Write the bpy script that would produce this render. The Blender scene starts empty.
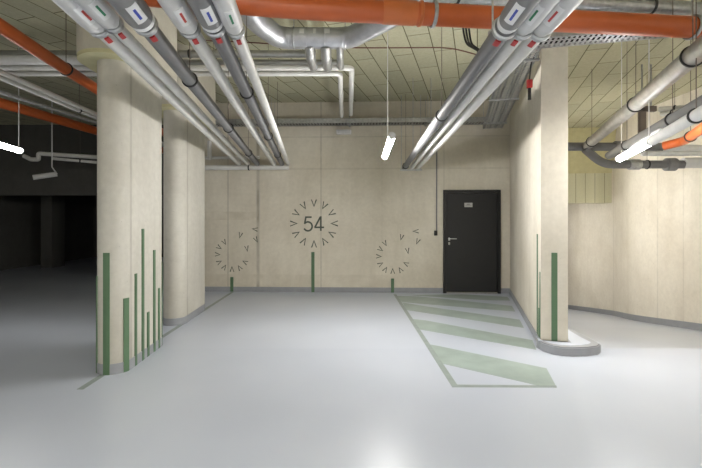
import bpy, bmesh, math, random
from mathutils import Vector, Matrix
random.seed(7)
S = bpy.context.scene
COL = S.collection
F, CX, CY, EYE = 420.0, 347.0, 220.0, 1.45
CEIL = 3.82

# ------------------------------------------------------------------ helpers
def P(px, py, Z):
    return Vector(((px - CX) / F * Z, Z, EYE - (py - CY) / F * Z))
def PH(px, py, H):                       # point on the ray at height H
    return P(px, py, (H - EYE) * F / (CY - py))
def PF(px, py): return PH(px, py, 0.0)

class MB:
    def __init__(s): s.bm = bmesh.new()
    def box(s, c, size, rot=None, bevel=0):
        r = bmesh.ops.create_cube(s.bm, size=1.0)
        M = Matrix.Translation(Vector(c)) @ (rot.to_4x4() if rot else Matrix()) @ Matrix.Diagonal((*size, 1))
        bmesh.ops.transform(s.bm, matrix=M, verts=r['verts'])
        if bevel:
            es = list({e for v in r['verts'] for e in v.link_edges})
            bmesh.ops.bevel(s.bm, geom=es, offset=bevel, segments=2, affect='EDGES', profile=.5)
        return s
    def tube(s, pts, r, n=20, cap=True):
        pts = [Vector(p) for p in pts]
        rs = r if isinstance(r, (list, tuple)) else [r] * len(pts)
        rings = []; up = None
        for i, p in enumerate(pts):
            if i == 0: d = (pts[1] - p).normalized(); k = 1; t = d
            elif i == len(pts) - 1: d = (p - pts[i - 1]).normalized(); t = d
            else:
                d1 = (p - pts[i - 1]).normalized(); d2 = (pts[i + 1] - p).normalized()
                t = (d1 + d2)
                t = t.normalized() if t.length > 1e-6 else d1
            if up is None:
                up = Vector((0, 0, 1)) if abs(t.z) < .9 else Vector((1, 0, 0))
            x = t.cross(up)
            if x.length < 1e-4: x = t.cross(Vector((1, .3, 0)))
            x.normalize(); y = x.cross(t).normalized(); up = y
            rings.append([s.bm.verts.new(p + rs[i] * (math.cos(a) * x + math.sin(a) * y))
                          for a in [2 * math.pi * k / n for k in range(n)]])
        for a, b in zip(rings, rings[1:]):
            for k in range(n):
                s.bm.faces.new((a[k], a[(k + 1) % n], b[(k + 1) % n], b[k]))
        if cap:
            s.bm.faces.new(rings[0][::-1]); s.bm.faces.new(rings[-1])
        return s
    def prism(s, poly, z0, z1):
        a = [s.bm.verts.new((p[0], p[1], z0)) for p in poly]
        b = [s.bm.verts.new((p[0], p[1], z1)) for p in poly]
        n = len(poly)
        for k in range(n): s.bm.faces.new((a[k], a[(k + 1) % n], b[(k + 1) % n], b[k]))
        s.bm.faces.new(a[::-1]); s.bm.faces.new(b)
        return s
    def ring(s, c, axis, R, r, n=24, m=8):
        axis = Vector(axis).normalized()
        q = axis.to_track_quat('Z', 'Y').to_matrix()
        grid = []
        for i in range(n):
            a = 2 * math.pi * i / n; row = []
            for j in range(m):
                b = 2 * math.pi * j / m
                row.append(s.bm.verts.new(Vector(c) + q @ Vector(((R + r * math.cos(b)) * math.cos(a), (R + r * math.cos(b)) * math.sin(a), r * 1.6 * math.sin(b)))))
            grid.append(row)
        for i in range(n):
            for j in range(m):
                s.bm.faces.new((grid[i][j], grid[(i + 1) % n][j], grid[(i + 1) % n][(j + 1) % m], grid[i][(j + 1) % m]))
        return s
    def patch(s, a, b, r, toward, half, t=.0015, n=8):     # a curved label lying on a pipe
        a = Vector(a); b = Vector(b); d = (b - a).normalized()
        v = (Vector(toward) - (a + b) / 2); v -= d * v.dot(d); v.normalize(); w = d.cross(v)
        rows = []
        for rr in (r - .004, r + t):
            for e in (a, b):
                rows.append([s.bm.verts.new(e + rr * (math.cos(x) * v + math.sin(x) * w)) for x in [(-half + 2 * half * k / n) for k in range(n + 1)]])
        i0, i1, o0, o1 = rows
        for k in range(n):
            s.bm.faces.new((o0[k], o0[k + 1], o1[k + 1], o1[k]))
            s.bm.faces.new((i0[k], o0[k], o0[k + 1], i0[k + 1]) if 0 else (i0[k + 1], o0[k + 1], o0[k], i0[k]))
            s.bm.faces.new((i1[k], o1[k], o1[k + 1], i1[k + 1]))
        s.bm.faces.new((i0[0], o0[0], o1[0], i1[0])); s.bm.faces.new((i1[n], o1[n], o0[n], i0[n]))
        return s
    def build(s, name, mat, parent=None, smooth=True, local=False, loc=None):
        bmesh.ops.recalc_face_normals(s.bm, faces=s.bm.faces)
        org = Vector((0, 0, 0))
        if loc is not None: org = Vector(loc)
        elif parent is not None and not local: org = wloc(parent)
        if org.length and not local:
            bmesh.ops.translate(s.bm, verts=s.bm.verts, vec=-org)
        me = bpy.data.meshes.new(name); s.bm.to_mesh(me); s.bm.free()
        me.materials.append(mat)
        if smooth:
            me.set_sharp_from_angle(angle=math.radians(35))
        else:
            me.shade_flat()
        o = bpy.data.objects.new(name, me); COL.objects.link(o)
        if parent is not None: o.parent = parent
        elif loc is not None: o.location = loc
        return o
def wloc(o):
    v = Vector(o.location)
    while o.parent is not None: o = o.parent; v += Vector(o.location)
    return v
def tag(o, label=None, cat=None, group=None, kind=None):
    if label: o['label'] = label
    if cat: o['category'] = cat
    if group: o['group'] = group
    if kind: o['kind'] = kind
    return o
def empty(name, loc, label=None, cat=None, group=None, rz=0):
    o = bpy.data.objects.new(name, None); o.location = loc; o.rotation_euler = (0, 0, rz)
    o.empty_display_size = .1
    COL.objects.link(o); return tag(o, label, cat, group)

# ------------------------------------------------------------------ materials
class NT:
    def __init__(s, name):
        s.m = bpy.data.materials.new(name); s.m.use_nodes = True
        s.t = s.m.node_tree; s.b = s.t.nodes['Principled BSDF']
    def n(s, typ, **kw):
        o = s.t.nodes.new(typ)
        for k, v in kw.items():
            if hasattr(o, k): setattr(o, k, v)
            else: o.inputs[k].default_value = v
        return o
    def l(s, a, b): s.t.links.new(a, b)
    def math(s, op, a, b=None, clamp=False):
        o = s.t.nodes.new('ShaderNodeMath'); o.operation = op; o.use_clamp = clamp
        for i, v in enumerate((a, b)):
            if v is None: continue
            if isinstance(v, (int, float)): o.inputs[i].default_value = v
            else: s.l(v, o.inputs[i])
        return o.outputs[0]
    def mix(s, fac, a, b, mode='MIX'):
        o = s.t.nodes.new('ShaderNodeMix'); o.data_type = 'RGBA'; o.blend_type = mode
        for i, v in ((0, fac), (6, a), (7, b)):
            if isinstance(v, (int, float)): o.inputs[i].default_value = v
            elif isinstance(v, tuple): o.inputs[i].default_value = (*v, 1) if len(v) == 3 else v
            else: s.l(v, o.inputs[i])
        return o.outputs[2]
    def ramp(s, v, stops):
        o = s.t.nodes.new('ShaderNodeValToRGB'); cr = o.color_ramp
        while len(cr.elements) < len(stops): cr.elements.new(.5)
        for e, (p, c) in zip(cr.elements, stops): e.position = p; e.color = (c, c, c, 1) if not isinstance(c, tuple) else (*c, 1)
        s.l(v, o.inputs[0]); return o.outputs[0]
    def noise(s, vec, scale, detail=4, rough=.55):
        o = s.n('ShaderNodeTexNoise'); o.inputs['Scale'].default_value = scale
        o.inputs['Detail'].default_value = detail; o.inputs['Roughness'].default_value = rough
        s.l(vec, o.inputs['Vector']); return o.outputs['Fac']
    def mapping(s, vec, scale=(1, 1, 1), rot=(0, 0, 0)):
        o = s.n('ShaderNodeMapping'); o.inputs['Scale'].default_value = scale; o.inputs['Rotation'].default_value = rot
        s.l(vec, o.inputs['Vector']); return o.outputs[0]
    def bump(s, h, strength, dist=.01):
        o = s.n('ShaderNodeBump'); o.inputs['Strength'].default_value = strength; o.inputs['Distance'].default_value = dist
        s.l(h, o.inputs['Height']); s.l(o.outputs[0], s.b.inputs['Normal'])
def plain(name, col, rough=.5, metal=0, var=.12, scale=9):
    t = NT(name); co = t.n('ShaderNodeTexCoord').outputs['Object']
    f = t.ramp(t.noise(co, scale), [(.3, 1 - var), (.7, 1 + 0.0)])
    t.l(t.mix(1, tuple(col), f, 'MULTIPLY'), t.b.inputs['Base Color'])
    t.b.inputs['Roughness'].default_value = rough; t.b.inputs['Metallic'].default_value = metal
    return t.m
def concrete(name, col, stain, joints_and_lines=(), hlines=(), rough=.8):
    t = NT(name); co = t.n('ShaderNodeTexCoord').outputs['Object']
    sx = t.n('ShaderNodeSeparateXYZ'); t.l(co, sx.inputs[0])
    big = t.ramp(t.noise(co, .9, 5, .6), [(.38, 0.0), (.68, 1.0)])
    streak = t.ramp(t.noise(t.mapping(co, (3.2, 3.2, .55)), 1.0, 5, .65), [(.45, 0.0), (.78, 1.0)])
    fine = t.ramp(t.noise(co, 14, 6, .65), [(.3, .90), (.7, 1.0)])
    c = t.mix(t.math('MULTIPLY', big, .55), tuple(col), tuple(stain))
    c = t.mix(t.math('MULTIPLY', streak, .38), c, tuple(stain))
    c = t.mix(1, c, fine, 'MULTIPLY')
    pit = t.ramp(t.noise(co, 38, 2, .5), [(.22, 1.0), (.27, 0.0)])
    c = t.mix(t.math('MULTIPLY', pit, .5), c, (.16, .14, .11))
    for ax, pos, wd, amt in joints_and_lines:
        d = t.math('ABSOLUTE', t.math('SUBTRACT', sx.outputs[ax], pos))
        m = t.math('SUBTRACT', 1.0, t.math('DIVIDE', d, wd), True)
        wob = t.ramp(t.noise(co, 2.5), [(.3, .35), (.6, 1.0)])
        c = t.mix(t.math('MULTIPLY', t.math('MULTIPLY', m, wob), amt), c, (.17, .155, .12))
    for lo, hi, x0, x1, amt in hlines:
        m = t.math('MULTIPLY', t.math('GREATER_THAN', sx.outputs[2], lo), t.math('LESS_THAN', sx.outputs[2], hi))
        m = t.math('MULTIPLY', m, t.math('MULTIPLY', t.math('GREATER_THAN', sx.outputs[0], x0), t.math('LESS_THAN', sx.outputs[0], x1)))
        m = t.math('MULTIPLY', m, t.ramp(t.noise(co, 3), [(.4, 0.0), (.62, 1.0)]))
        c = t.mix(t.math('MULTIPLY', m, amt), c, tuple(stain))
    t.l(c, t.b.inputs['Base Color']); t.b.inputs['Roughness'].default_value = rough
    t.b.inputs['Specular IOR Level'].default_value = .3
    t.bump(t.noise(co, 22, 6, .6), .12, .006)
    return t.m

RW = math.atan2(1.03, 3.57)                 # splay of the right wall and of the ceiling boards
def ceiling_mat():
    t = NT('wood_wool_ceiling_boards'); co = t.n('ShaderNodeTexCoord').outputs['Object']
    v = t.mapping(co, (1, 1, 1), (0, 0, -(math.pi / 2 - RW - .02)))
    br = t.n('ShaderNodeTexBrick'); t.l(v, br.inputs['Vector'])
    br.offset = .5; br.inputs['Scale'].default_value = 1
    br.inputs['Brick Width'].default_value = 1.20; br.inputs['Row Height'].default_value = .29
    br.inputs['Mortar Size'].default_value = .007; br.inputs['Mortar Smooth'].default_value = .1
    br.inputs['Color1'].default_value = (.58, .56, .40, 1); br.inputs['Color2'].default_value = (.48, .465, .335, 1)
    br.inputs['Mortar'].default_value = (.15, .14, .085, 1); br.inputs['Bias'].default_value = 0
    f = t.ramp(t.noise(co, 30, 6, .7), [(.3, .82), (.7, 1.0)])
    t.l(t.mix(1, br.outputs['Color'], f, 'MULTIPLY'), t.b.inputs['Base Color'])
    t.b.inputs['Roughness'].default_value = .95; t.b.inputs['Specular IOR Level'].default_value = .1
    t.bump(t.noise(co, 90, 3, .7), .3, .004)
    return t.m
def board_mat():                              # upright boards of the insulated beam and column caps
    t = NT('wood_wool_upright_boards'); co = t.n('ShaderNodeTexCoord').outputs['Object']
    sx = t.n('ShaderNodeSeparateXYZ'); t.l(co, sx.inputs[0])
    fr = t.math('FRACT', t.math('DIVIDE', t.math('ADD', sx.outputs[0], 20.0), .24))
    line = t.math('LESS_THAN', fr, .06)
    tint = t.noise(t.mapping(co, (4, 0, 0)), 1.0, 0)
    c = t.mix(tint, (.56, .545, .37), (.72, .70, .52))
    c = t.mix(t.math('MULTIPLY', line, .75), c, (.2, .18, .1))
    c = t.mix(1, c, t.ramp(t.noise(co, 30, 6, .7), [(.3, .85), (.7, 1.0)]), 'MULTIPLY')
    t.l(c, t.b.inputs['Base Color']); t.b.inputs['Roughness'].default_value = .95
    t.bump(t.noise(co, 90, 3, .7), .3, .004)
    return t.m
def floor_mat():
    t = NT('blue_grey_epoxy_floor'); co = t.n('ShaderNodeTexCoord').outputs['Object']
    a = t.ramp(t.noise(co, .7, 2, .5), [(.3, 0.0), (.7, 1.0)])
    c = t.mix(a, (.465, .50, .575), (.52, .555, .625))
    t.l(c, t.b.inputs['Base Color'])
    t.b.inputs['Roughness'].default_value = .3
    t.b.inputs['Specular IOR Level'].default_value = .5

    return t.m
def wrap_mat(name, col, metal, rough, pitch=.11):       # foil or spiral duct: seams round the run
    t = NT(name); tc = t.n('ShaderNodeTexCoord'); co = tc.outputs['Object']
    f = t.ramp(t.noise(co, 7, 5, .6), [(.3, .75), (.7, 1.0)])
    t.l(t.mix(1, tuple(col), f, 'MULTIPLY'), t.b.inputs['Base Color'])
    t.b.inputs['Metallic'].default_value = metal
    t.l(t.ramp(t.noise(co, 12), [(.3, rough), (.7, rough + .2)]), t.b.inputs['Roughness'])
    t.bump(t.noise(co, 22, 4, .65), .55, .012)
    return t.m
def emit(name, col, st):
    t = NT(name); t.b.inputs['Base Color'].default_value = (.9, .9, .9, 1)
    t.b.inputs['Emission Color'].default_value = (*col, 1); t.b.inputs['Emission Strength'].default_value = st
    return t.m

ZW = lambda X: 8.43 - .037 * X               # back wall plane
WA = -math.atan(.037)
def Wpt(px, py):
    a = (px - CX) / F; Z = 8.43 / (1 + .037 * a); return P(px, py, Z)
def Wu(px): return Wpt(px, 200)[0] / math.cos(WA)     # coordinate along the back wall

BEIGE, STAIN = (.70, .655, .555), (.50, .45, .355)
M = {}
M['back'] = concrete('beige_concrete_back_wall', BEIGE, STAIN,
    [(0, Wu(228), .02, .6), (0, Wu(258), .05, .75), (0, Wu(321), .016, .6), (0, Wu(444), .015, .35), (0, Wu(382), .012, .12), (2, 2.48, .025, .25), (2, 3.12, .02, .3)],  # upright joints, then two faint dark lines across the wall
    [(1.45, 1.62, Wu(205), Wu(258), .8), (.1, .35, Wu(200), Wu(390), .45)])
M['side'] = concrete('beige_concrete_side_wall', (.72, .675, .585), STAIN, [(1, .9, .015, .3), (1, 2.2, .015, .35)])
M['ramp_wall'] = concrete('pale_concrete_ramp_wall', (.82, .775, .68), (.60, .54, .44), [(1, 8.6, .03, .25), (1, 10.9, .03, .25), (1, 7.9, .02, .2)])
M['col'] = concrete('beige_concrete_column', (.60, .58, .52), (.41, .385, .325), [(1, -.36, .03, .45)])
M['cap'] = concrete('grey_beige_concrete_cap', (.56, .53, .45), (.44, .41, .34))
M['dark'] = concrete('shade_toned_concrete', (.11, .108, .10), (.07, .068, .062))  # gloom of the unlit bays is put into this colour
M['rear'] = concrete('rear_concrete', (.55, .5, .4), (.4, .35, .27))
M['ceil'] = ceiling_mat(); M['board'] = board_mat(); M['floor'] = floor_mat()
M['insul'] = plain('yellow_insulation_board', (.60, .56, .33), .95)
M['skirt'] = plain('grey_skirting_paint', (.30, .31, .33), .4)
M['green'] = plain('dark_green_paint', (.095, .175, .095), .6)
M['mark'] = plain('dark_grey_green_paint', (.07, .085, .065), .6)
M['hatch'] = plain('pale_green_floor_paint', (.35, .42, .385), .38, var=.25, scale=3)
M['line'] = plain('grey_green_floor_line', (.29, .335, .315), .4, var=.2)
M['door'] = plain('black_door_paint', (.013, .013, .014), .5)
M['doorframe'] = plain('black_frame_paint', (.010, .010, .011), .45)
M['steel'] = plain('brushed_steel', (.6, .6, .58), .35, 1)
M['zinc'] = plain('galvanised_steel', (.52, .53, .54), .42, .85, .3, 25)
M['plate'] = plain('grey_sign_plate', (.42, .42, .40), .5)
M['plate2'] = plain('dark_sign_mark', (.22, .22, .21), .5)
M['black'] = plain('black_rubber', (.02, .02, .02), .6)
M['white'] = plain('white_pipe_plastic', (.66, .655, .63), .42)
M['sleeve'] = plain('pale_foil_sleeve', (.64, .64, .64), .45, .15)
M['grey'] = plain('dark_grey_pipe_foam', (.17, .17, .175), .55)
M['greysl'] = plain('dark_grey_sleeve', (.20, .20, .205), .5)
M['orange'] = plain('orange_drain_plastic', (.50, .105, .022), .38)
M['orange2'] = plain('light_orange_drain_socket', (.56, .15, .04), .38)
M['red'] = plain('red_tag', (.45, .03, .03), .5)
M['redl'] = plain('red_label', (.5, .05, .04), .5)
M['bluel'] = plain('blue_label', (.04, .07, .40), .5)
M['greenl'] = plain('green_label', (.02, .22, .10), .5)
M['whitel'] = plain('white_label', (.75, .75, .75), .5)
M['foil'] = wrap_mat('silver_foil_wrap', (.50, .50, .49), .85, .34)
M['duct'] = wrap_mat('spiral_duct_steel', (.56, .57, .60), .8, .3)
M['brown'] = plain('brown_steel_profile', (.16, .13, .11), .6)
M['lampbody'] = plain('pale_grey_lamp_body', (.6, .6, .6), .5)
M['cable'] = plain('dark_red_cable', (.16, .06, .045), .6)
M['glow'] = emit('lit_tube_diffuser', (1, .98, .945), 38)
M['glowmid'] = emit('ramp_tube_diffuser', (1, .98, .945), 24)
M['glowdim'] = emit('dimmer_lit_tube_diffuser', (1, .98, .945), 13)

# ------------------------------------------------------------------ setting
RX0, RY0 = 2.19, 4.74                        # near left corner of the right wall
RD = Vector((1.03, 3.57)).normalized(); RN = Vector((RD.y, -RD.x))   # along it / to its right
RC = Vector((3.22, ZW(3.22)))                # where it meets the back wall
RT = .275
SD = Vector((.24, .97))
def fz(x, y):
    s = .24 * x + .97 * y - 5.2
    return -.147 * s if s > 0 else 0.0
RWALL = [(6.05, -4.5), (6.1, 5.0), (6.3, 7.46), (6.44, 9.33), (6.96, 11.1), (7.15, 13.5), (7.2, 16.5)]

def make_floor():
    mb = MB(); bm = mb.bm
    Ax = lambda y: RX0 + .15 + (y - RY0) * RD.x / RD.y      # centre line of the right wall
    # flat part
    ys = [-4.5, 0, 2, 3, 4, RY0, 6, 7.5, 9, 10.5, 13, 16.5]
    for y0, y1 in zip(ys, ys[1:]):
        if y1 <= RY0: f = [(-10, y0), (6.6, y0), (6.6, y1), (-10, y1)]
        else: f = [(-10, y0), (Ax(y0), y0), (Ax(y1), y1), (-10, y1)]
        bm.faces.new([bm.verts.new((x, y, 0)) for x, y in f])
    # ramp part
    rows = []
    for i in range(60):
        y = RY0 + (16.5 - RY0) * i / 59
        rows.append([bm.verts.new((x, y, fz(x, y))) for x in [Ax(y) + (8.5 - Ax(y)) * k / 14 for k in range(15)]])
    for a, b in zip(rows, rows[1:]):
        for k in range(14): bm.faces.new((a[k], a[k + 1], b[k + 1], b[k]))
    bmesh.ops.remove_doubles(bm, verts=bm.verts, dist=.0005)
    for f in bm.faces:
        f.normal_update()
        if f.normal.z < 0: f.normal_flip()
    me = bpy.data.meshes.new('floor'); bm.to_mesh(me); bm.free(); me.materials.append(M['floor'])
    o = bpy.data.objects.new('floor', me); COL.objects.link(o)
    for p in me.polygons: p.use_smooth = True
    return tag(o, 'glossy blue grey epoxy garage floor sloping down at right', 'floor', kind='structure')
floor = make_floor()
ceil = MB().box((-1, 6, CEIL + .1), (19, 21.5, .2)).build('ceiling', M['ceil'], smooth=False)
tag(ceil, 'ceiling of yellowish wood wool boards in staggered rows', 'ceiling', kind='structure')

wb = MB()
UL, UR = -3.45 / math.cos(WA), 3.45 / math.cos(WA)
wb.box(((UL + UR) / 2, .15, CEIL / 2), (UR - UL, .3, CEIL))
wall_back = wb.build('wall_back', M['back'], smooth=False)
wall_back.location = (0, 8.43, 0); wall_back.rotation_euler = (0, 0, WA)
tag(wall_back, 'beige concrete back wall painted with 54 and dandelions', 'wall', kind='structure')
def WL(px, py, d=0):                          # back-wall local point
    p = Wpt(px, py); return Vector((p.x / math.cos(WA), -d, p.z))
doorL, doorR = Wu(443), Wu(500)
for nm, a, b in (('baseboard_back', UL, doorL), ('baseboard_corner', doorR, RC.x / math.cos(WA))):
    o = MB().box(((a + b) / 2, -.006, .05), (b - a, .012, .1), bevel=.004).build(nm, M['skirt'], smooth=False)
    o.location = wall_back.location; o.rotation_euler = wall_back.rotation_euler
    tag(o, 'grey skirting along the back wall ' + ('left of the black door' if b == doorL else 'right of the black door'), 'skirting', kind='structure')

# right wall with its bare end towards us
def along(t, off=0): v = Vector((RX0, RY0)) + RD * t + RN * off; return (v.x, v.y)
LW = (RC - Vector((RX0, RY0))).length + .25
wr = MB()
wr.box((RT / 2, LW / 2, CEIL / 2 - .05), (RT, LW, CEIL + .1))
wall_right = wr.build('wall_right', M['side'], smooth=False)
wall_right.location = (RX0, RY0, 0); wall_right.rotation_euler = (0, 0, -RW)
tag(wall_right, 'beige concrete right wall whose narrow end faces the camera', 'wall', kind='structure')
o = MB().box((-.006, (LW - .25) / 2 + .05, .05), (.012, LW - .35, .1), bevel=.004).build('baseboard_right', M['skirt'], smooth=False)
o.location = wall_right.location; o.rotation_euler = wall_right.rotation_euler
tag(o, 'grey skirting along the foot of the right wall', 'skirting', kind='structure')
w2 = MB().box((RT / 2 + .08, LW + 4.4, CEIL / 2 - 1), (RT - .1, 9, CEIL + 2)).build('wall_ramp_inner', M['side'], smooth=False)
w2.location = wall_right.location; w2.rotation_euler = wall_right.rotation_euler
tag(w2, 'concrete wall continuing down the inner side of the ramp', 'wall', kind='structure')

def strip_wall(name, pts, th, z0, z1, mat, label, cat='wall', zf=None, h=None):
    # a wall following a plan line, thickened away from the room
    pts = [Vector(p) for p in pts]
    fine = []
    n = len(pts)
    for i in range(n - 1):                       # Catmull-Rom
        p0 = pts[max(i - 1, 0)]; p1 = pts[i]; p2 = pts[i + 1]; p3 = pts[min(i + 2, n - 1)]
        for k in range(10):
            t = k / 10
            fine.append(.5 * ((2 * p1) + (p2 - p0) * t + (2 * p0 - 5 * p1 + 4 * p2 - p3) * t * t + (3 * p1 - p0 - 3 * p2 + p3) * t ** 3))
    fine.append(pts[-1])
    mb = MB(); bm = mb.bm; rows = []
    for i, p in enumerate(fine):
        d = (fine[min(i + 1, len(fine) - 1)] - fine[max(i - 1, 0)]).normalized(); nrm = Vector((d.y, -d.x))
        q = p + nrm * th
        b = zf(p.x, p.y) if zf else z0; tt = (b + h) if h else z1
        rows.append([bm.verts.new((p.x, p.y, b - (0 if h else .0))), bm.verts.new((p.x, p.y, tt)), bm.verts.new((q.x, q.y, tt)), bm.verts.new((q.x, q.y, b))])
    for a, b in zip(rows, rows[1:]):
        for k in range(4): bm.faces.new((a[k], a[(k + 1) % 4], b[(k + 1) % 4], b[k]))
    bm.faces.new(rows[0]); bm.faces.new(rows[-1][::-1])
    o = mb.build(name, mat); return tag(o, label, cat, kind='structure')
strip_wall('wall_ramp_outer', RWALL, .3, -2.2, CEIL, M['ramp_wall'], 'pale curved concrete wall on the outer side of the ramp')
strip_wall('baseboard_ramp', [(x - .012, y) for x, y in RWALL], .02, 0, 0, M['skirt'], 'grey skirting following the curved ramp wall', 'skirting', zf=fz, h=.13)
o = MB().box((5.2, 16.3, .6), (7, .3, 6.6)).build('wall_ramp_end', M['ramp_wall'], smooth=False)
tag(o, 'concrete wall at the bottom of the ramp', 'wall', kind='structure')
o = MB().box((-2, -4.6, CEIL / 2), (17, .3, CEIL)).build('wall_rear', M['rear'], smooth=False)
tag(o, 'concrete wall behind the viewer', 'wall', kind='structure')
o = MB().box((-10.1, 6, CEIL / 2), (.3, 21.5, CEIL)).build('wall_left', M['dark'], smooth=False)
tag(o, 'shade-toned concrete wall at the far left', 'wall', kind='structure')
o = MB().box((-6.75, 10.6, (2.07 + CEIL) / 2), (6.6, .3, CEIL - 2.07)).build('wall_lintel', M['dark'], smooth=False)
tag(o, 'shade-toned concrete wall above the black opening at left', 'wall', kind='structure')
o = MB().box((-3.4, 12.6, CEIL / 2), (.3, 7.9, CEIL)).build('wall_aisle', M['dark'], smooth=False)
tag(o, 'shade-toned concrete wall beside the unlit bays', 'wall', kind='structure')
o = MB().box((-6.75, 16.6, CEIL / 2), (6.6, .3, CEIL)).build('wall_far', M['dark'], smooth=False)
tag(o, 'shade-toned wall at the end of the unlit bays', 'wall', kind='structure')

# insulated beam across the ramp
rb = MB()
pa, pb = P(540, 188, 11.2), P(618, 188, 11.0)
dx = (pb - pa); dx.z = 0; ang = math.atan2(dx.y, dx.x); mid = (pa + pb) / 2
beam = empty('insulated_beam', (mid.x, mid.y, 1.9), 'pale yellow boarded beam across the ramp behind the right wall', 'beam', rz=ang)
MB().box((0, .25, .39), (dx.length + .7, .5, .78)).build('boarding', M['board'], beam, smooth=False, local=True)
hb = MB(); bm = hb.bm
L2 = dx.length / 2 + .35
prof = [(.5, .78), (0, .78), (-.35, 2.0), (.5, 2.0)]
a = [bm.verts.new((-L2, y, z)) for y, z in prof]; b = [bm.verts.new((L2, y, z)) for y, z in prof]
for k in range(4): bm.faces.new((a[k], a[(k + 1) % 4], b[(k + 1) % 4], b[k]))
bm.faces.new(a); bm.faces.new(b[::-1])
hb.build('sloped_soffit', M['insul'], beam, smooth=False, local=True)

# kerb round the wall end
K = []
inner = [along(.9, -.02), along(.9, RT - .02), along(.25, RT + .22)]
arc = [(2.78, 4.85), (2.78, 4.60), (2.70, 4.52), (2.55, 4.47), (2.40, 4.455), (2.29, 4.475), (2.215, 4.53), (2.165, 4.63), (2.155, 4.78)]
kerb = MB().prism([along(.25, -.002), along(-.004, -.002), along(-.004, RT + .002), along(.5, RT + .002), (2.80, 5.25)] + arc, -.1, .095)
bmesh.ops.bevel(kerb.bm, geom=[e for e in kerb.bm.edges if all(abs(v.co.z - .095) < 1e-4 for v in e.verts)], offset=.012, segments=2, affect='EDGES')
kerb = kerb.build('concrete_kerb', M['skirt'])
cap = MB().prism([along(.18, -.03), along(-.03, -.03), along(-.03, RT + .03), along(.45, RT + .03), (2.73, 5.2), (2.70, 4.86), (2.70, 4.65), (2.64, 4.585), (2.52, 4.54), (2.40, 4.53), (2.31, 4.55), (2.25, 4.595), (2.215, 4.66), (2.20, 4.735)], .09, .098).build('pale_infill', M['floor'], kerb, smooth=False)
tag(kerb, 'low grey rounded kerb wrapping the foot of the right wall end', 'kerb')

# ------------------------------------------------------------------ door
d0 = WL(443, 190); d1 = WL(500, 292); DW = d1.x - d0.x; DH = d0.z
door = empty('door_1', (0, 0, 0), 'plain black steel door in the beige back wall', 'door')
tag(door, kind='structure')
dm = Matrix.Rotation(WA, 3, 'Z') @ Vector((d0.x, 0, 0)); door.location = (dm.x, 8.43 + dm.y, 0); door.rotation_euler = (0, 0, WA)
fb = MB(); fw = .06
fb.box((fw / 2, -.02, DH / 2), (fw, .06, DH)); fb.box((DW - fw / 2, -.02, DH / 2), (fw, .06, DH)); fb.box((DW / 2, -.02, DH - fw / 2), (DW - 2 * fw, .06, fw))
fb.build('door_frame', M['doorframe'], door, smooth=False, local=True)
leaf = MB().box((DW / 2, -.012, (DH - fw) / 2 + .01), (DW - 2 * fw - .01, .04, DH - fw - .03), bevel=.004).build('door_leaf', M['door'], door, smooth=False, local=True)
hz = EYE - (239 - CY) / F * 8.4
h = MB().box((.115, -.036, hz), (.035, .008, .06), bevel=.003)
h.tube([(.115, -.036, hz + .01), (.115, -.075, hz + .01), (.135, -.085, hz + .01), (.25, -.085, hz + .01)], .009, 10)
h.build('door_handle', M['steel'], leaf, local=True)
h = MB().box((.115, -.036, hz - .085), (.032, .008, .05), bevel=.003); h.tube([(.115, -.03, hz - .085), (.115, -.052, hz - .085)], .013, 12)
h.build('lock_cylinder', M['steel'], leaf, local=True)
s0 = WL(464, 203).x - d0.x; s1 = WL(472, 207).x - d0.x; sz = WL(468, 205).z
pl = MB().box(((s0 + s1) / 2, -.035, sz), (s1 - s0, .006, .085), bevel=.002).build('door_sign', M['plate'], leaf, smooth=False, local=True)
mk = MB(); mk.box((s0 + .075, -.0385, sz + .012), (.06, .002, .022)); mk.box(((s0 + s1) / 2, -.0385, sz - .008), (s1 - s0 - .03, .002, .008))
mk.build('sign_marking', M['plate2'], pl, smooth=False, local=True)
MB().box((DW / 2, -.02, .006), (DW - 2 * fw, .1, .012)).build('threshold', M['zinc'], door, smooth=False, local=True)

# ------------------------------------------------------------------ painted marks on the back wall
def chev(c, ang, w, hgt, st, name='painted_chevron'):
    # V with the tip at angle ang (direction the tip points), in wall coordinates
    d = Vector((math.cos(ang), math.sin(ang))); n = Vector((-d.y, d.x))
    tip = Vector((c.x, c.z)) + d * hgt / 2; a = Vector((c.x, c.z)) - d * hgt / 2 + n * w / 2; b = Vector((c.x, c.z)) - d * hgt / 2 - n * w / 2
    mb = MB()
    a_in = a - n * st; b_in = b + n * st * .75; ti = tip - d * st * 1.3
    poly = [a, tip, b, b_in, ti, a_in]
    f = [mb.bm.verts.new((p.x, -.0025, p.y)) for p in poly]; g = [mb.bm.verts.new((p.x, .001, p.y)) for p in poly]
    k = 6
    for i in range(k): mb.bm.faces.new((f[i], f[(i + 1) % k], g[(i + 1) % k], g[i]))
    for q in ((0, 1, 4, 5), (1, 2, 3, 4)):
        mb.bm.faces.new([f[i] for i in q]); mb.bm.faces.new([g[i] for i in q[::-1]])
    return mb.build(name, M['mark'], wall_back, smooth=False, local=True)
C54 = WL(314, 223.5)
for k in range(12):
    a = math.pi / 2 + k * math.pi / 6
    c = C54 + Vector((.405 * math.cos(a), 0, .405 * math.sin(a)))
    chev(c, a + math.pi, .125, .155, .029)
def stem(px, y0, w):
    t = WL(px, y0)
    MB().box((t.x, -.0085, t.z / 2), (w, .017, t.z)).build('painted_stem', M['green'], wall_back, smooth=False, local=True)
stem(313, 252, .062); stem(232, 277, .06); stem(392.5, 278.5, .06)
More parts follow.
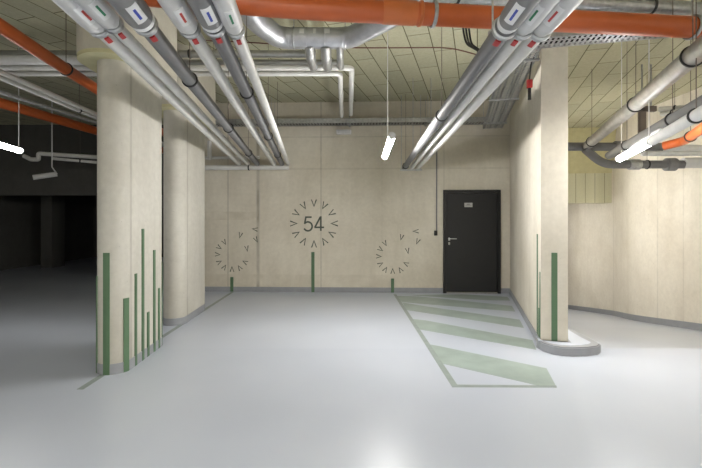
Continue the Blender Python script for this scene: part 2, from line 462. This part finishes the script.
def dand(ox, oy, sc, cx, cy, ring, free):
    c0 = WL(ox + cx / sc, oy + cy / sc)
    for x, y in ring:
        p = WL(ox + x / sc, oy + y / sc); d = c0 - p
        chev(p, math.atan2(d.z, d.x), .095, .118, .022)
    for x, y, a in free: chev(WL(ox + x / sc, oy + y / sc), math.radians(a), .09, .125, .022)
dand(205, 220, 6.24, 168, 222, [(122, 140), (90, 172), (80, 215), (90, 262), (122, 293), (168, 305), (215, 297), (248, 262)],
     [(220, 97, -105), (262, 180, -80), (320, 124, -62), (310, 57, 170)])
dand(365, 220, 5.85, 162, 218, [(118, 138), (92, 172), (82, 213), (92, 257), (120, 288), (162, 297), (206, 290), (238, 255)],
     [(213, 103, -105), (250, 182, -80), (307, 127, -115), (295, 66, 180)])
def ribbon(mb, pts, w):                        # a painted stroke of even width in wall coordinates
    pts = [Vector(p) for p in pts]; L = []; Rr = []
    for k, p in enumerate(pts):
        d1 = (p - pts[k - 1]).normalized() if k else (pts[1] - p).normalized()
        d2 = (pts[k + 1] - p).normalized() if k < len(pts) - 1 else d1
        t = (d1 + d2).normalized(); n = Vector((-t.y, t.x)) * (w / 2 / max(.5, t.dot(d1)))
        L.append(p + n); Rr.append(p - n)
    fr = [[mb.bm.verts.new((q.x, y, q.y)) for q in side] for side in (L, Rr) for y in (-.003, .001)]
    for k in range(len(pts) - 1):
        for a, b in ((0, 2), (2, 3), (3, 1), (1, 0)):
            mb.bm.faces.new((fr[a][k], fr[a][k + 1], fr[b][k + 1], fr[b][k]))
    mb.bm.faces.new((fr[0][0], fr[1][0], fr[3][0], fr[2][0])); mb.bm.faces.new((fr[0][-1], fr[2][-1], fr[3][-1], fr[1][-1]))
nb = MB(); sw_ = .034
bowl = [(-.110 + .085 * math.cos(math.radians(a)), -.058 + .090 * math.sin(math.radians(a))) for a in range(128, -165, -14)]
ribbon(nb, [(-.035, .128), (-.160, .128)], sw_)
ribbon(nb, [(-.150, .140), (-.178, -.008)], sw_)
ribbon(nb, [(-.181, -.004)] + bowl, sw_)
ribbon(nb, [(.150, .145), (.150, -.148)], sw_)
ribbon(nb, [(.215, -.078), (.022, -.078)], sw_)
ribbon(nb, [(.026, -.084), (.142, .134)], sw_)
num = nb.build('painted_number', M['mark'], wall_back, smooth=False, local=True); num.location = (C54.x - .012, 0, C54.z)
num['label'] = 'bay number 54 in dark grey green'

# strips on the right wall
def rw_strip(px0, px1, py0, face):
    # face 'end': the narrow end; face 'side': the long left face
    def t_of(px):
        a = (px - CX) / F
        if face == 'end':   # (RX0,RY0)+RN*o on the ray x=a*y
            return (a * RY0 - RX0) / (RN.x - a * RN.y)
        return (a * RY0 - RX0) / (RD.x - a * RD.y)
    a, b = t_of(px0), t_of(px1); lo, hi = min(a, b), max(a, b); m = (lo + hi) / 2
    y = RY0 + (RN.y if face == 'end' else RD.y) * m
    z = EYE - (py0 - CY) / F * y
    c, s = ((m, -.002, (z + .0) / 2), (hi - lo, .006, z)) if face == 'end' else ((-.002, m, z / 2), (.006, hi - lo, z))
    MB().box(c, s).build('painted_stripe', M['green'], wall_right, smooth=False, local=True)
rw_strip(551.4, 557.4, 252.7, 'end')
rw_strip(537.0, 538.0, 234, 'side'); rw_strip(539.8, 540.5, 272, 'side'); rw_strip(538.7, 539.5, 308, 'side')

# ------------------------------------------------------------------ floor paint (children of the floor)
def paint(poly, name, mat, h=.0015):
    pts = [PF(385 + x / 3.9, 280 + y / 3.9) for x, y in poly]
    MB().prism(pts, -.001, h).build(name, mat, floor, smooth=False)
for poly in ([(90, 59), (300, 56), (478, 66), (488, 80), (400, 79)],
             [(46, 62), (130, 64), (495, 101), (508, 123), (420, 116), (66, 86)],
             [(68, 88), (160, 103), (525, 155), (542, 187), (84, 117)],
             [(105, 152), (160, 158), (575, 235), (590, 272), (130, 192)],
             [(165, 250), (210, 258), (630, 345), (668, 416), (590, 410), (215, 324)]):
    paint(poly, 'painted_hatch_stripe', M['hatch'])
paint([(33, 56), (44, 56), (285, 414), (262, 418)], 'painted_bay_line', M['line'], .0022)
paint([(262, 418), (272, 409), (668, 412), (670, 419)], 'painted_bay_line', M['line'], .0026)
a, b = PF(232.5, 292), PF(80, 389.5); d = (b - a).normalized(); n = Vector((-d.y, d.x, 0)) * .028
MB().prism([a + n, a - n, b - n, b + n], -.001, .002).build('painted_bay_line', M['line'], floor, smooth=False)

# ------------------------------------------------------------------ columns
def stadium(r, L, n=24):
    pts = []
    for k in range(n + 1): a = -math.pi + math.pi * k / n; pts.append((r * math.cos(a), -L + r * math.sin(a)))
    for k in range(n + 1): a = math.pi * k / n; pts.append((r * math.cos(a), L + r * math.sin(a)))
    return pts
def column(cx, y0, y1, rz, label, strips, capH):
    cy = (y0 + y1) / 2; L = (y1 - y0) / 2; r = .15
    root = empty('concrete_column', (cx, cy, 0), label, 'column', rz=rz)
    MB().prism(stadium(r, L, 32), 0, capH + .02).build('shaft', M['col'], root, local=True)
    MB().prism(stadium(r + .166, L, 40), capH + .035, CEIL).build('capital', M['cap'], root, local=True)
    MB().prism(stadium(r + .162, L, 40), capH, capH + .035).build('insulation_board', M['insul'], root, local=True)
    MB().prism(stadium(r + .006, L, 32), 0, .10).build('skirting', M['skirt'], root, local=True)
    per = []
    base = stadium(r, L, 90); R = Matrix.Rotation(rz, 3, 'Z')
    dense = []
    for i in range(len(base)):
        p, q = Vector(base[i]), Vector(base[(i + 1) % len(base)])
        m = max(1, int((q - p).length / .006))
        for k in range(m): dense.append(p + (q - p) * k / m)
    for p in dense:
        yy = max(-L, min(L, p.y)); nn = Vector((p.x, p.y - yy)).normalized()
        w = R @ Vector((p.x, p.y, 0)) + Vector((cx, cy, 0)); nw = R @ Vector((nn.x, nn.y, 0))
        if nw.x * w.x + nw.y * w.y < 0: per.append((CX + F * w.x / w.y, p, nn, w.y))
    per.sort(key=lambda e: e[0])
    for px, w, yt in strips:
        sel = [e for e in per if px - w / 2 <= e[0] <= px + w / 2]
        if len(sel) < 2:
            sel = sorted(per, key=lambda e: abs(e[0] - px))[:3]; sel.sort(key=lambda e: e[0])
        z = EYE - (yt - CY) / F * sel[len(sel) // 2][3]
        mb = MB(); bm = mb.bm
        o = [(p + nn * .009) for _, p, nn, _ in sel]; i = [(p - nn * .003) for _, p, nn, _ in sel]
        mb.prism([tuple(v) for v in o] + [tuple(v) for v in i[::-1]], 0, z)
        mb.build('painted_stripe', M['green'], root, local=True, smooth=False)
column(-2.27, 4.08, 4.81, math.radians(2.5), 'near concrete column with rounded ends and many green stripes',
       [(106.9, 7, 252.8), (125.9, 5.6, 298), (135.4, 2.3, 273.6), (142.5, 2.3, 228.8), (147.8, 2, 312), (154, 2.1, 250), (158.7, 1.8, 288), (162.3, 1, 261.6), (97.2, .8, 276)], 2.96)
column(-2.43, 5.9, 6.75, math.radians(2.0), 'concrete column with rounded ends behind the green striped one', [], 2.96)
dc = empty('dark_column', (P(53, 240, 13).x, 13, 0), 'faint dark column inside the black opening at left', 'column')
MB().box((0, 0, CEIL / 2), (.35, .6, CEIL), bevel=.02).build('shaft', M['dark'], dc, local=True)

# ------------------------------------------------------------------ pipes
def clamp(root, p, d, r, mat=None, rod=True, top=CEIL):
    c = MB().ring(p, d, r + .004, .008).build('pipe_clamp', mat or M['black'], root)
    if rod and top - p.z > r + .05:
        MB().tube([(p.x, p.y, p.z + r), (p.x, p.y, top)], .0035, 6).build('hanger_rod', M['brown'], c)
def bend(pts, rad, n=6):
    pts = [Vector(p) for p in pts]; out = [pts[0]]
    for a, b, c in zip(pts, pts[1:], pts[2:]):
        d1 = (a - b).normalized(); d2 = (c - b).normalized()
        k = min(rad, (a - b).length * .45, (c - b).length * .45)
        s, e = b + d1 * k, b + d2 * k
        for i in range(n + 1):
            t = i / n; out.append((1 - t) ** 2 * s + 2 * t * (1 - t) * b + t * t * e)
    out.append(pts[-1]); return out
def pipe(name, label, cat, pts, r, mat, group=None, clamps=(), sleeve=None, rad=.2, rod=True, couplers=(), cl_mat=None):
    pts = [Vector(p) for p in pts]
    root = empty(name, pts[0], label, cat, group)
    path = bend(pts, rad) if len(pts) > 2 else pts
    MB().tube(path, r, 24).build('pipe_run', mat, root)
    def at(t):                                   # t metres along the first..last polyline
        for a, b in zip(pts, pts[1:]):
            l = (b - a).length
            if t <= l: return a + (b - a) * t / l, (b - a).normalized()
            t -= l
        return pts[-1], (pts[-1] - pts[-2]).normalized()
    for t in clamps:
        p, d = at(t); clamp(root, p, d, r, rod=rod, mat=cl_mat)
    for t, ln, extra, m in couplers:
        p, d = at(t); q = p + d * ln
        MB().tube([p, p + d * .01, q - d * .01, q], [r + extra * .6, r + extra, r + extra, r + extra * .6], 24).build('coupler', m, root)
    return root
def pipes_bundle(specs, H, yF, side):
    for lab, pxn, pyn, pxf, r, mat, slm, col, sl_end, sr, cls in specs:
        n = PH(pxn, pyn, H); f = PH(pxf, yF, H)
        d = (f - n).normalized()
        st = n - d * ((n.y + 1.5) / d.y)
        root = empty('insulated_pipe', st, lab, 'pipe', side)
        MB().tube([st, f], r, 24).build('pipe_run', mat, root)
        zs = (H - EYE) * F / (CY - sl_end); e = n + d * ((zs - n.y) / d.y)
        sl = MB().tube([st, e - d * .03, e], [sr, sr, sr * .93], 28).build('insulation_sleeve', slm, root)
        MB().tube([e - d * .004, e + d * .03, e + d * .05], [sr * .95, sr * .95, r], 24).build('end_collar', M['whitel'] if slm is M['greysl'] else M['sleeve'], root)
        q = e - d * .24
        MB().patch(q, q + d * .17, sr, (0, 0, EYE), .42).build('pipe_label', M['whitel'], sl)
        MB().patch(q + d * .035, q + d * .135, sr + .0012, (0, 0, EYE), .10).build('flow_arrow', col, sl)
        g = e + d * .09
        MB().ring(g, d, r + .006, .012).build('pipe_clamp', M['zinc'], root)
        MB().patch(g + d * .04, g + d * .10, r + .003, (0, 0, EYE - .9), .28, t=.006).build('red_tag', M['red'], root)
        for z in cls:
            c = n + d * ((z - n.y) / d.y); clamp(root, c, d, r, rod=True)
W, G = M['white'], M['grey']; SW, SG = M['sleeve'], M['greysl']
gl = 'pipes of the left overhead bundle'
pipes_bundle([
    ('white pipe at the outer left of the left overhead bundle', 96.5, 25, 239, .046, W, SW, M['redl'], 20, .066, ()),
    ('white pipe second from the left in the left overhead bundle', 114.5, 25, 247.7, .040, W, SW, M['greenl'], 16, .062, ()),
    ('dark grey pipe left of centre in the left overhead bundle', 146, 25, 257, .052, G, SG, M['bluel'], 17, .075, (3.35, 5.1, 7.0)),
    ('wide white pipe right of centre in the left overhead bundle', 187.6, 25, 274, .046, W, SW, M['redl'], 21, .064, ()),
    ('dark grey pipe second from the right in the left overhead bundle', 213.7, 25, 281.8, .050, G, SG, M['bluel'], 19, .068, (3.68, 5.6, 7.2)),
    ('white pipe at the right edge of the left overhead bundle', 233.6, 25, 288, .038, W, SW, M['greenl'], 23, .056, ()),
], 2.57, 163.5, gl)
gr = 'pipes of the right overhead bundle'
pipes_bundle([
    ('dark grey pipe at the left of the right overhead bundle', 503, 30, 404.5, .050, G, SG, M['bluel'], 20, .060, (4.1, 7.9)),
    ('white middle pipe of the right overhead bundle', 522, 30, 411.7, .040, W, SW, M['greenl'], 22, .052, ()),
    ('white pipe at the right of the right overhead bundle', 541, 30, 418.2, .043, W, SW, M['redl'], 23, .054, ()),
], 2.47, 167.5, gr)
# carrier brackets of the bundles
def bracket(label, a, b, H, group=None):
    a = Vector(a); b = Vector(b); root = empty('pipe_bracket', (a + b) / 2, label, 'bracket', group)
    d = b - a; rot = Matrix.Rotation(math.atan2(d.y, d.x), 3, 'Z')
    MB().box((a + b) / 2, (d.length, .04, .025), rot).build('channel', M['zinc'], root, smooth=False)
    for q in (a + d * .06, b - d * .06):
        MB().tube([q, (q.x, q.y, CEIL)], .006, 8).build('hanger_rod', M['zinc'], root)
bracket('zinc bracket under the far end of the right pipe bundle', PH(400, 170, 2.40), PH(422, 170.0, 2.40), 0)
b0 = PH(489, 33, 2.56); bracket('zinc bracket over the near end of the right pipe bundle', b0, (b0.x + .36, b0.y, 2.56), 0)
b0 = P(384.0, 143, 7.4)
bracket('zinc bracket on the middle stretch of the right pipe bundle', (1.08, 7.0, 2.56), (1.42, 7.0, 2.56), 0)

# header pipes below the back wall end of the left bundle
yh = 8.42
pipe('header_pipe', 'white crosswise pipe at the far end of the left bundle', 'pipe', [(-1.16, 8.36, 2.50), (-3.3, 8.44, 2.50)], .05, M['white'], clamps=(.8,), rod=False)
pipe('header_pipe', 'thin white crosswise pipe above the other behind the rear column', 'pipe', [(-1.75, 8.40, 2.70), (-3.3, 8.46, 2.70)], .032, M['white'])
pipe('riser_pipe', 'short white upright pipe beside the rear column', 'pipe', [P(209.5, 160, 8.3), P(209.5, 141, 8.3)], .04, M['white'])

# orange drain across the ceiling
oa, ob = P(120, -9, 2.72), P(716, 28.5, 3.27)
om = P(300, 8, 2.98); mid2 = P(450, 15.5, 3.09)
root = pipe('drain_pipe', 'big orange drain pipe running crosswise near the ceiling', 'pipe', [oa, om, mid2, ob], .079, M['orange'], rad=.3)
dd = (ob - om).normalized()
def on(px): t = (px - 300) / (716 - 300); return om + (ob - om) * t
p0, p1 = P(382, 11.6, 3.04), P(416, 13.6, 3.065)
MB().tube([p0, p0 + (p1 - p0) * .04, p1 - (p1 - p0) * .04, p1], [.081, .085, .085, .081], 28).build('pipe_socket', M['orange2'], root)
p1e = P(420, 13.8, 3.07); MB().ring(p1e, p1e - p0, .083, .008).build('seal_ring', M['orange2'], root)
for px, py, zz in ((433.5, 14.6, 3.08), (692, 27.3, 3.25)):
    p = P(px, py, zz); c = MB().ring(p, dd, .086, .009).build('pipe_clamp', M['zinc'], root)
    MB().tube([(p.x, p.y, p.z + .085), (p.x, p.y, CEIL)], .006, 8).build('hanger_rod', M['zinc'], c)

# orange drains at left
a = PH(0, 26, 3.1); b = PH(63.5, 67.5, 3.1); d = (b - a).normalized()
pipe('drain_pipe', 'upper orange drain pipe running back beside the near column', 'pipe', [a - d * 2.2, b + d * 3.6], .062, M['orange'], clamps=((b - a).length + 2.25,))
a = P(-30, 94, 5.7); b = P(96.5, 131, 8.0); d = (b - a).normalized()
pipe('drain_pipe', 'lower orange drain pipe above the dark bays at left', 'pipe', [a - d, b + d * 2.2], .075, M['orange'], clamps=(1.2,))
# white pair at left
for k, (dy, lab) in enumerate(((0, 'upper white pipe of the pair over the dark bays'), (6, 'lower white pipe of the pair over the dark bays'))):
    H = 3.02; a = PH(0, 71.5 + dy, H); b = PH(96, 114 + dy * .6, H); d = (b - a).normalized()
    pipe('service_pipe', lab, 'pipe', [a - d * 2, b + d * 2.4], .028, M['white'], 'white pipe pair over the dark bays', clamps=(3.4,) if k else ())
a = PH(0, 92, 3.0); b = PH(66, 113, 3.0); d = b - a
pipe('service_pipe', 'thin grey pipe between the white pair and lower orange drain', 'pipe', [a - d, b + d * .6], .025, M['zinc'])
# crosswise silver pipes behind the near column's cap
CR = 'crosswise silver pipes under the ceiling'
def cross(name, label, y_img, Z, H, r, mat, xl, xr, clamps=()):
    return pipe(name, label, 'pipe', [(xl, Z, H), (xr, Z, H)], r, mat, CR, clamps=clamps)
pipe('foil_pipe', 'upper silver crosswise pipe ending at the spiral duct', 'pipe', [(-7, 5.34, 3.56), (-.40, 5.34, 3.56)], .045, M['foil'], CR, clamps=(1.2, 5.0))
pipe('foil_pipe', 'second silver crosswise pipe below the upper one', 'pipe', [(-7, 5.47, 3.50), (-.12, 5.47, 3.50)], .038, M['foil'], CR)
HL = 3.385
pipe('foil_pipe', 'long silver crosswise pipe turning back towards the wall right of duct', 'pipe', [(-7, 5.34, HL), (.06, 5.34, HL), (.07, 7.75, HL), (.07, 7.75, CEIL - .02)], .036, M['white'], CR, rad=.08, clamps=(5.3,))
pipe('foil_pipe', 'lowest silver crosswise pipe turning back left of the longest one', 'pipe', [(-7, 5.47, HL - .03), (-.09, 5.47, HL - .03), (-.10, 7.75, HL - .03), (-.10, 7.75, CEIL - .02)], .034, M['white'], CR, rad=.08, clamps=(5.3,))
pipe('square_trunking', 'broad white crosswise pipe left of the near column cap', 'pipe', [(-7.5, 5.2, 3.43), (-3.15, 5.2, 3.43)], .06, M['whitel'], clamps=(2.6,))

# spiral duct
Hd = 3.50
dp = [(-1.15, 3.0, Hd), (-.93, 4.35, Hd), (-.76, 4.74, Hd), (.03, 4.74, Hd), (.38, 4.30, Hd), (1.0, 3.4, Hd)]
duct = empty('spiral_duct', (-.76, 4.74, Hd), 'shiny silver spiral duct bent in a wide U behind the orange drain', 'duct')
MB().tube(bend(dp, .12, 5), .115, 32).build('duct_run', M['duct'], duct)
for x in (-.66, -.46, -.26, -.06):
    MB().ring((x, 4.74, Hd), (1, 0.05, 0), .1165, .004, 32, 6).build('duct_seam', M['duct'], duct)
for x, r in ((-.42, .055), (-.24, .06), (-.08, .04)):
    MB().tube(bend([(x, 4.74, Hd - .09), (x, 4.82, Hd - .175), (x, 5.22, Hd - .15)], .07), r, 18).build('branch_stub', M['foil'], duct)
for x in (-.6, -.02):
    MB().ring((x, 4.74, Hd), (1, 0, 0), .118, .006, 32, 6).build('duct_strap', M['zinc'], duct)
    MB().tube([(x, 4.74, Hd + .115), (x, 4.74, CEIL)], .005, 6).build('hanger_rod', M['zinc'], duct)
for x, wd in ((-.50, .05), (-.36, .03), (-.22, .06)):
    MB().patch((x - wd / 2, 4.74, Hd), (x + wd / 2, 4.74, Hd), .116, (x, 0, Hd + 1.6), .28).build('duct_label', M['whitel'], duct)
# duct above the orange pipe at top right
pipe('grey_duct', 'grey crosswise pipe partly hidden above the orange drain', 'pipe', [(.55, 3.55, 3.37), (3.4, 3.85, 3.37)], .06, M['zinc'], clamps=(.4, 2.2))

# ------------------------------------------------------------------ cable trays
def tray(label, a, b, w, hgt=.05, pitch=.045, group='perforated cable trays'):
    a = Vector(a); b = Vector(b); d = b - a; L = d.length; ang = math.atan2(d.y, d.x)
    root = empty('cable_tray', a, label, 'cable tray', group, rz=ang)
    mb = MB()
    for s in (-1, 1):
        mb.box((L / 2, s * w / 2, hgt / 2), (L, .004, hgt)); mb.box((L / 2, s * (w / 2 - .014), 0), (L, .028, .003))
    k = 3 if w > .2 else 2
    for j in range(1, k): mb.box((L / 2, -w / 2 + w * j / k, 0), (L, .022, .003))
    x = .01
    while x < L:
        mb.box((x, 0, 0), (pitch * .5, w, .003)); x += pitch
    mb.build('tray_channel', M['zinc'], root, smooth=False, local=True)
    cb = MB()
    for i, yy in enumerate((-.3, -.1, .12, .28)):
        cb.tube([(.02, yy * w, .018), (L * .4, yy * w + .01, .018), (L - .02, yy * w, .018)], .010, 8)
    cb.build('cables', M['black'], root, local=True)
    t = .35
    while t < L:
        hh = CEIL - a.z
        sp = MB(); sp.box((t, 0, -.012), (.04, w + .06, .02)); 
        for s in (-1, 1): sp.tube([(t, s * (w / 2 + .02), -.01), (t, s * (w / 2 + .02), hh)], .005, 6)
        sp.build('tray_hanger', M['zinc'], root, smooth=False, local=True); t += 1.5
    return root
tray('perforated cable tray passing under the orange drain at right', (1.45, 4.06, 3.12), (3.35, 3.62, 3.12), .26)
tray('perforated cable tray running back along the right wall', (1.75, 4.15, 3.16), (2.72, 7.85, 3.16), .34)
tray('long cable tray fixed across the top of the back wall', (-3.3, 8.33, 3.32), (2.85, 8.10, 3.32), .26, hgt=.09, pitch=.06)

# ------------------------------------------------------------------ small fittings
em = empty('wall_luminaire', (0, 0, 0), 'small unlit white box high on the back wall', 'light')
p = Wpt(344, 132.5); em.location = (p.x, p.y, p.z - .05); em.rotation_euler = (0, 0, WA)
MB().box((0, -.04, .05), (.30, .08, .09), bevel=.012).build('housing', M['whitel'], em, local=True)
MB().box((0, -.083, .05), (.25, .008, .06), bevel=.003).build('lens', M['lampbody'], em, local=True)
sw = empty('light_switch', Wpt(435.5, 233), 'small black switch with a thin conduit left of the door', 'switch')
MB().box(Wpt(435.5, 233) + Vector((0, -.025, 0)), (.06, .05, .10), bevel=.006).build('switch_box', M['black'], sw)
MB().tube([Wpt(436.5, 231) + Vector((0, -.014, 0)), Wpt(436.5, 128) + Vector((0, -.014, 0))], .013, 10).build('conduit', M['greysl'], sw)
rq = P(529.5, 84, 4.55)
rc = empty('hanging_connector', (rq.x, rq.y, rq.z), 'red and black plug hanging on a cable beside the right wall', 'connector')
MB().box(rq, (.05, .05, .09), bevel=.006).build('red_housing', M['red'], rc)
MB().tube([rq - Vector((0, 0, .045)), rq - Vector((0, 0, .17))], .018, 10).build('plug_body', M['black'], rc)
MB().tube([rq + Vector((0, 0, .045)), rq + Vector((.01, -.01, .2)), (rq.x + .0, rq.y - .05, 3.14), (rq.x - .02, rq.y - .25, 3.2)], .009, 8).build('cable', M['black'], rc)
cb = MB().tube(bend([PH(200, 40, 3.74), PH(355, 48, 3.74), PH(450, 47.5, 3.74), PH(478, 55, 3.70)], .3), .008, 6).build('ceiling_cable', M['cable'])
tag(cb, 'thin dark red cable running crosswise below the ceiling boards', 'cable')
ca = MB()
for k in range(3):
    ca.tube(bend([PH(462 + 3 * k, -14, 3.74), PH(463 + 3 * k, 30, 3.70), PH(466 + 2.5 * k, 44, 3.5), PH(480 + k, 52, 3.28)], .3), .011, 8)
o = ca.build('cable_bundle', M['black']); tag(o, 'dark cables curving down to the tray beside the right bundle', 'cable')

# ------------------------------------------------------------------ lamps
def lamp(label, a, b, glow=None, r=.037, group='pendant tube lights', cords=True, hang=None):
    a = Vector(a); b = Vector(b); d = b - a; L = d.length
    root = empty('pendant_light', (a + b) / 2, label, 'light', group)
    u = d.normalized(); side = Vector((u.y, -u.x, 0)).normalized(); up = side.cross(u)
    if up.z < 0: up = -up
    def half(a0, a1, rr, q0, q1, n=14):
        mb = MB(); A = [mb.bm.verts.new(q0 + rr * (math.cos(t) * side + math.sin(t) * up)) for t in [a0 + (a1 - a0) * k / n for k in range(n + 1)]]
        B = [mb.bm.verts.new(q1 + rr * (math.cos(t) * side + math.sin(t) * up)) for t in [a0 + (a1 - a0) * k / n for k in range(n + 1)]]
        for k in range(n): mb.bm.faces.new((A[k], A[k + 1], B[k + 1], B[k]))
        mb.bm.faces.new((A[-1], A[0], B[0], B[-1])); mb.bm.faces.new(A[::-1]); mb.bm.faces.new(B)
        return mb
    ca, cb_ = a + u * .03, b - u * .03
    half(math.radians(-214), math.radians(34), r, ca, cb_).build('lit_diffuser', glow or M['glow'], root)
    half(math.radians(34), math.radians(146), r * 1.02, ca, cb_).build('housing', M['lampbody'], root)
    for q0, q1 in ((a, ca), (cb_, b)):
        MB().tube([q0, q1], r * 1.06, 18).build('end_cap', M['lampbody'], root)
    if cords:
        for t in ((.12, .88) if hang is None else hang):
            q = a + d * t + up * r
            MB().tube([q, (q.x, q.y, CEIL)], .005, 6).build('suspension_cord', M['whitel'], root)
    return root
lamp('lit pendant tube hanging in the middle before the back wall', PH(392.2, 135.5, 2.35), PH(384.8, 157, 2.35), hang=(.55,))
lamp('lit pendant tube at the left edge over the dark bays', P(-16, 139.5, 5.0), P(21, 151, 5.8), M['glowdim'], hang=(.3, .93))
lamp('lit pendant tube beside the grey pipe over the ramp', PH(651, 141.5, 2.2), PH(619, 159, 2.2), hang=(.05, .9))
a = PH(702, 112.5, 2.2); b = PH(652, 141, 2.2); d = (b - a).normalized()
pipe('light_trunking', 'pale silver trunking in line with the lit tube over the ramp', 'trunking', [a - d * 3, b - d * .02], .045, M['whitel'], clamps=(3.1,))
# unseen lamps; those around the viewer are added to brighten the room
lamp('unseen pendant tube added above the viewer', (.25, -1.0, 2.35), (.30, .6, 2.35))
lamp('unseen pendant tube added far behind the viewer', (.2, -4.0, 2.35), (.25, -2.4, 2.35))
lamp('pendant tube over the ramp hidden behind the right wall', (4.15, 8.2, 2.25), (4.6, 9.7, 2.2), M['glowmid'])
lamp('pendant tube far down the ramp beyond the boarded beam', (5.15, 12.0, 1.35), (5.5, 13.4, 1.2), M['glowdim'])
lamp('unseen pendant tube added behind the viewer at right', (3.6, -3.4, 2.35), (3.7, -1.8, 2.35))
lamp('unseen pendant tube added behind the viewer at left', (-3.6, -1.8, 2.35), (-3.5, 0, 2.35))
# unlit fitting in the dark bays
ul = P(33, 177.5, 8.0); ur = P(57, 174, 8.2)
root = empty('unlit_lamp', (ul + ur) / 2, 'unlit grey lamp hanging crooked above the dark bays', 'light')
MB().tube([ul, ur], .048, 14).build('lamp_body', M['lampbody'], root)
MB().tube([ur, P(52, 167, 8.2), P(52, 160, 8.2), (P(52, 160, 8.2).x, 8.2, CEIL)], .012, 8).build('hanger', M['whitel'], root)
# white pipes at left
pipe('service_pipe', 'white stepped pipe above the unlit lamp', 'pipe', [P(24, 156, 8.6), P(31, 159.5, 8.6), P(38.5, 159.5, 8.6), P(38.5, 153.5, 8.6), P(160, 161, 9.4)], .042, M['white'], rad=.03, couplers=((2.3, .22, .02, M['black']),))
pipe('service_pipe', 'thin white pipe just below the stepped white one', 'pipe', [P(52, 158.5, 8.7), P(160, 168, 9.5)], .03, M['white'], clamps=(.5,))

# ------------------------------------------------------------------ pipes over the ramp
RP = 'pipes over the ramp'
H1 = 2.68
a = PH(702, 48.5, H1); b = PH(586, 146.5, H1); d = (b - a).normalized()
pipe('foil_pipe', 'thick silver wrapped pipe slanting above the ramp', 'pipe', [a - d * 3, b], .073, M['foil'], RP, clamps=(3 + 1.55, 3 + 3.8, 3.15))
H2 = 2.33
a = PH(702, 103, H2); b = PH(609, 155.5, H2); d = (b - a).normalized()
pipe('grey_pipe', 'dark grey pipe running beside the lit tube over the ramp', 'pipe', [a - d * 2, b], .052, M['grey'], RP, clamps=(2 + .55, 2 + 1.9))
a = PH(704, 126, 2.1); b = PH(640, 158, 2.1)
Zc = 6.95
def X(px, Z=Zc): return (px - CX) / F * Z
def Hh(py, Z=Zc): return EYE - (py - CY) / F * Z
pipe('cross_pipe', 'dark grey crosswise pipe behind the tube over the ramp', 'pipe', [(3.3, Zc + .05, Hh(146)), (X(664), Zc + .05, Hh(146.5))], .070, M['grey'], RP, couplers=((X(616) - 3.3, .2, .025, M['greysl']),))
pipe('cross_pipe', 'silver crosswise pipe continuing the dark grey one', 'pipe', [(X(664), Zc + .05, Hh(147.5)), (6.24, Zc + .05, Hh(148))], .058, M['whitel'], RP)
pipe('cross_pipe', 'lower thin silver crosswise pipe on the ramp wall side', 'pipe', [(X(640), Zc - .05, Hh(154)), (6.24, Zc - .05, Hh(154))], .042, M['whitel'], RP)
pipe('elbow_pipe', 'grey pipe with a slanted elbow crossing the ramp lowest', 'pipe',
     [P(585, 149, Zc - .08), P(603, 164.5, Zc - .1), P(684, 164.5, Zc - .1)], .066, M['grey'], RP, rad=.3,
     couplers=((.80, .18, .02, M['zinc']), (1.40, .16, .04, M['greysl'])), clamps=(1.1,))
pipe('cross_pipe', 'silver wrapped end of the lowest pipe across the ramp', 'pipe', [(X(678), Zc - .1, Hh(164)), (6.24, Zc - .1, Hh(163))], .085, M['sleeve'], RP)
a = PH(712, 122, 2.45); b = PH(684, 141, 2.45); d = (b - a).normalized()
pipe('drain_pipe', 'short orange drain pipe at the right edge', 'pipe', [a - d * .8, b, PH(664, 146, 2.42)], .055, M['orange'], RP, clamps=(.8 + (b - a).length * .72,))
for lab, x0, x1, y, z in (('upper short silver pipe by the ramp ceiling', 659, 691, 109.5, 6.6), ('lower short silver pipe by the ramp ceiling', 662, 679, 114, 6.5)):
    pipe('foil_pipe', lab, 'pipe', [P(x0, y, z), P(x1, y - 2.2, z - .3)], .04, M['white'], RP, clamps=(.2,))
u0 = P(642, 107, 6.4)
br = empty('steel_hanger', (u0.x, 6.4, 2.7), 'brown steel frame hanging from the ceiling over the ramp', 'hanger')
mb = MB(); top = Hh(109, 6.4); bot = Hh(143, 6.4)
mb.box((X(642, 6.4), 6.4, (top + bot) / 2), (.09, .06, top - bot)); mb.box((X(647.5, 6.4), 6.4, top), (.24, .06, .08)); 
mb.build('profile', M['brown'], br, smooth=False)
MB().tube([(X(651, 6.4), 6.4, top), (X(651, 6.4), 6.4, CEIL)], .012, 8).build('hanger_rod', M['zinc'], br)
MB().tube([(X(642, 6.4), 6.4, top), (X(642, 6.4), 6.4, CEIL)], .012, 8).build('hanger_rod', M['zinc'], br)

# ------------------------------------------------------------------ camera, world
cam = bpy.data.cameras.new('camera'); co = bpy.data.objects.new('camera', cam); COL.objects.link(co)
cam.sensor_width = 36; cam.lens = F / 702 * 36
cam.shift_x = (351 - CX) / 702; cam.shift_y = (CY - 234) / 702
co.location = (0, 0, EYE); co.rotation_euler = (math.pi / 2, 0, 0); cam.clip_start = .02
S.camera = co
w = bpy.data.worlds.new('world'); S.world = w; w.use_nodes = True
w.node_tree.nodes['Background'].inputs[0].default_value = (0, 0, 0, 1)
vs = S.view_settings; vs.view_transform = 'Standard'; vs.look = 'None'; vs.gamma = 1; vs.use_curve_mapping = False
vs.exposure = 2.28
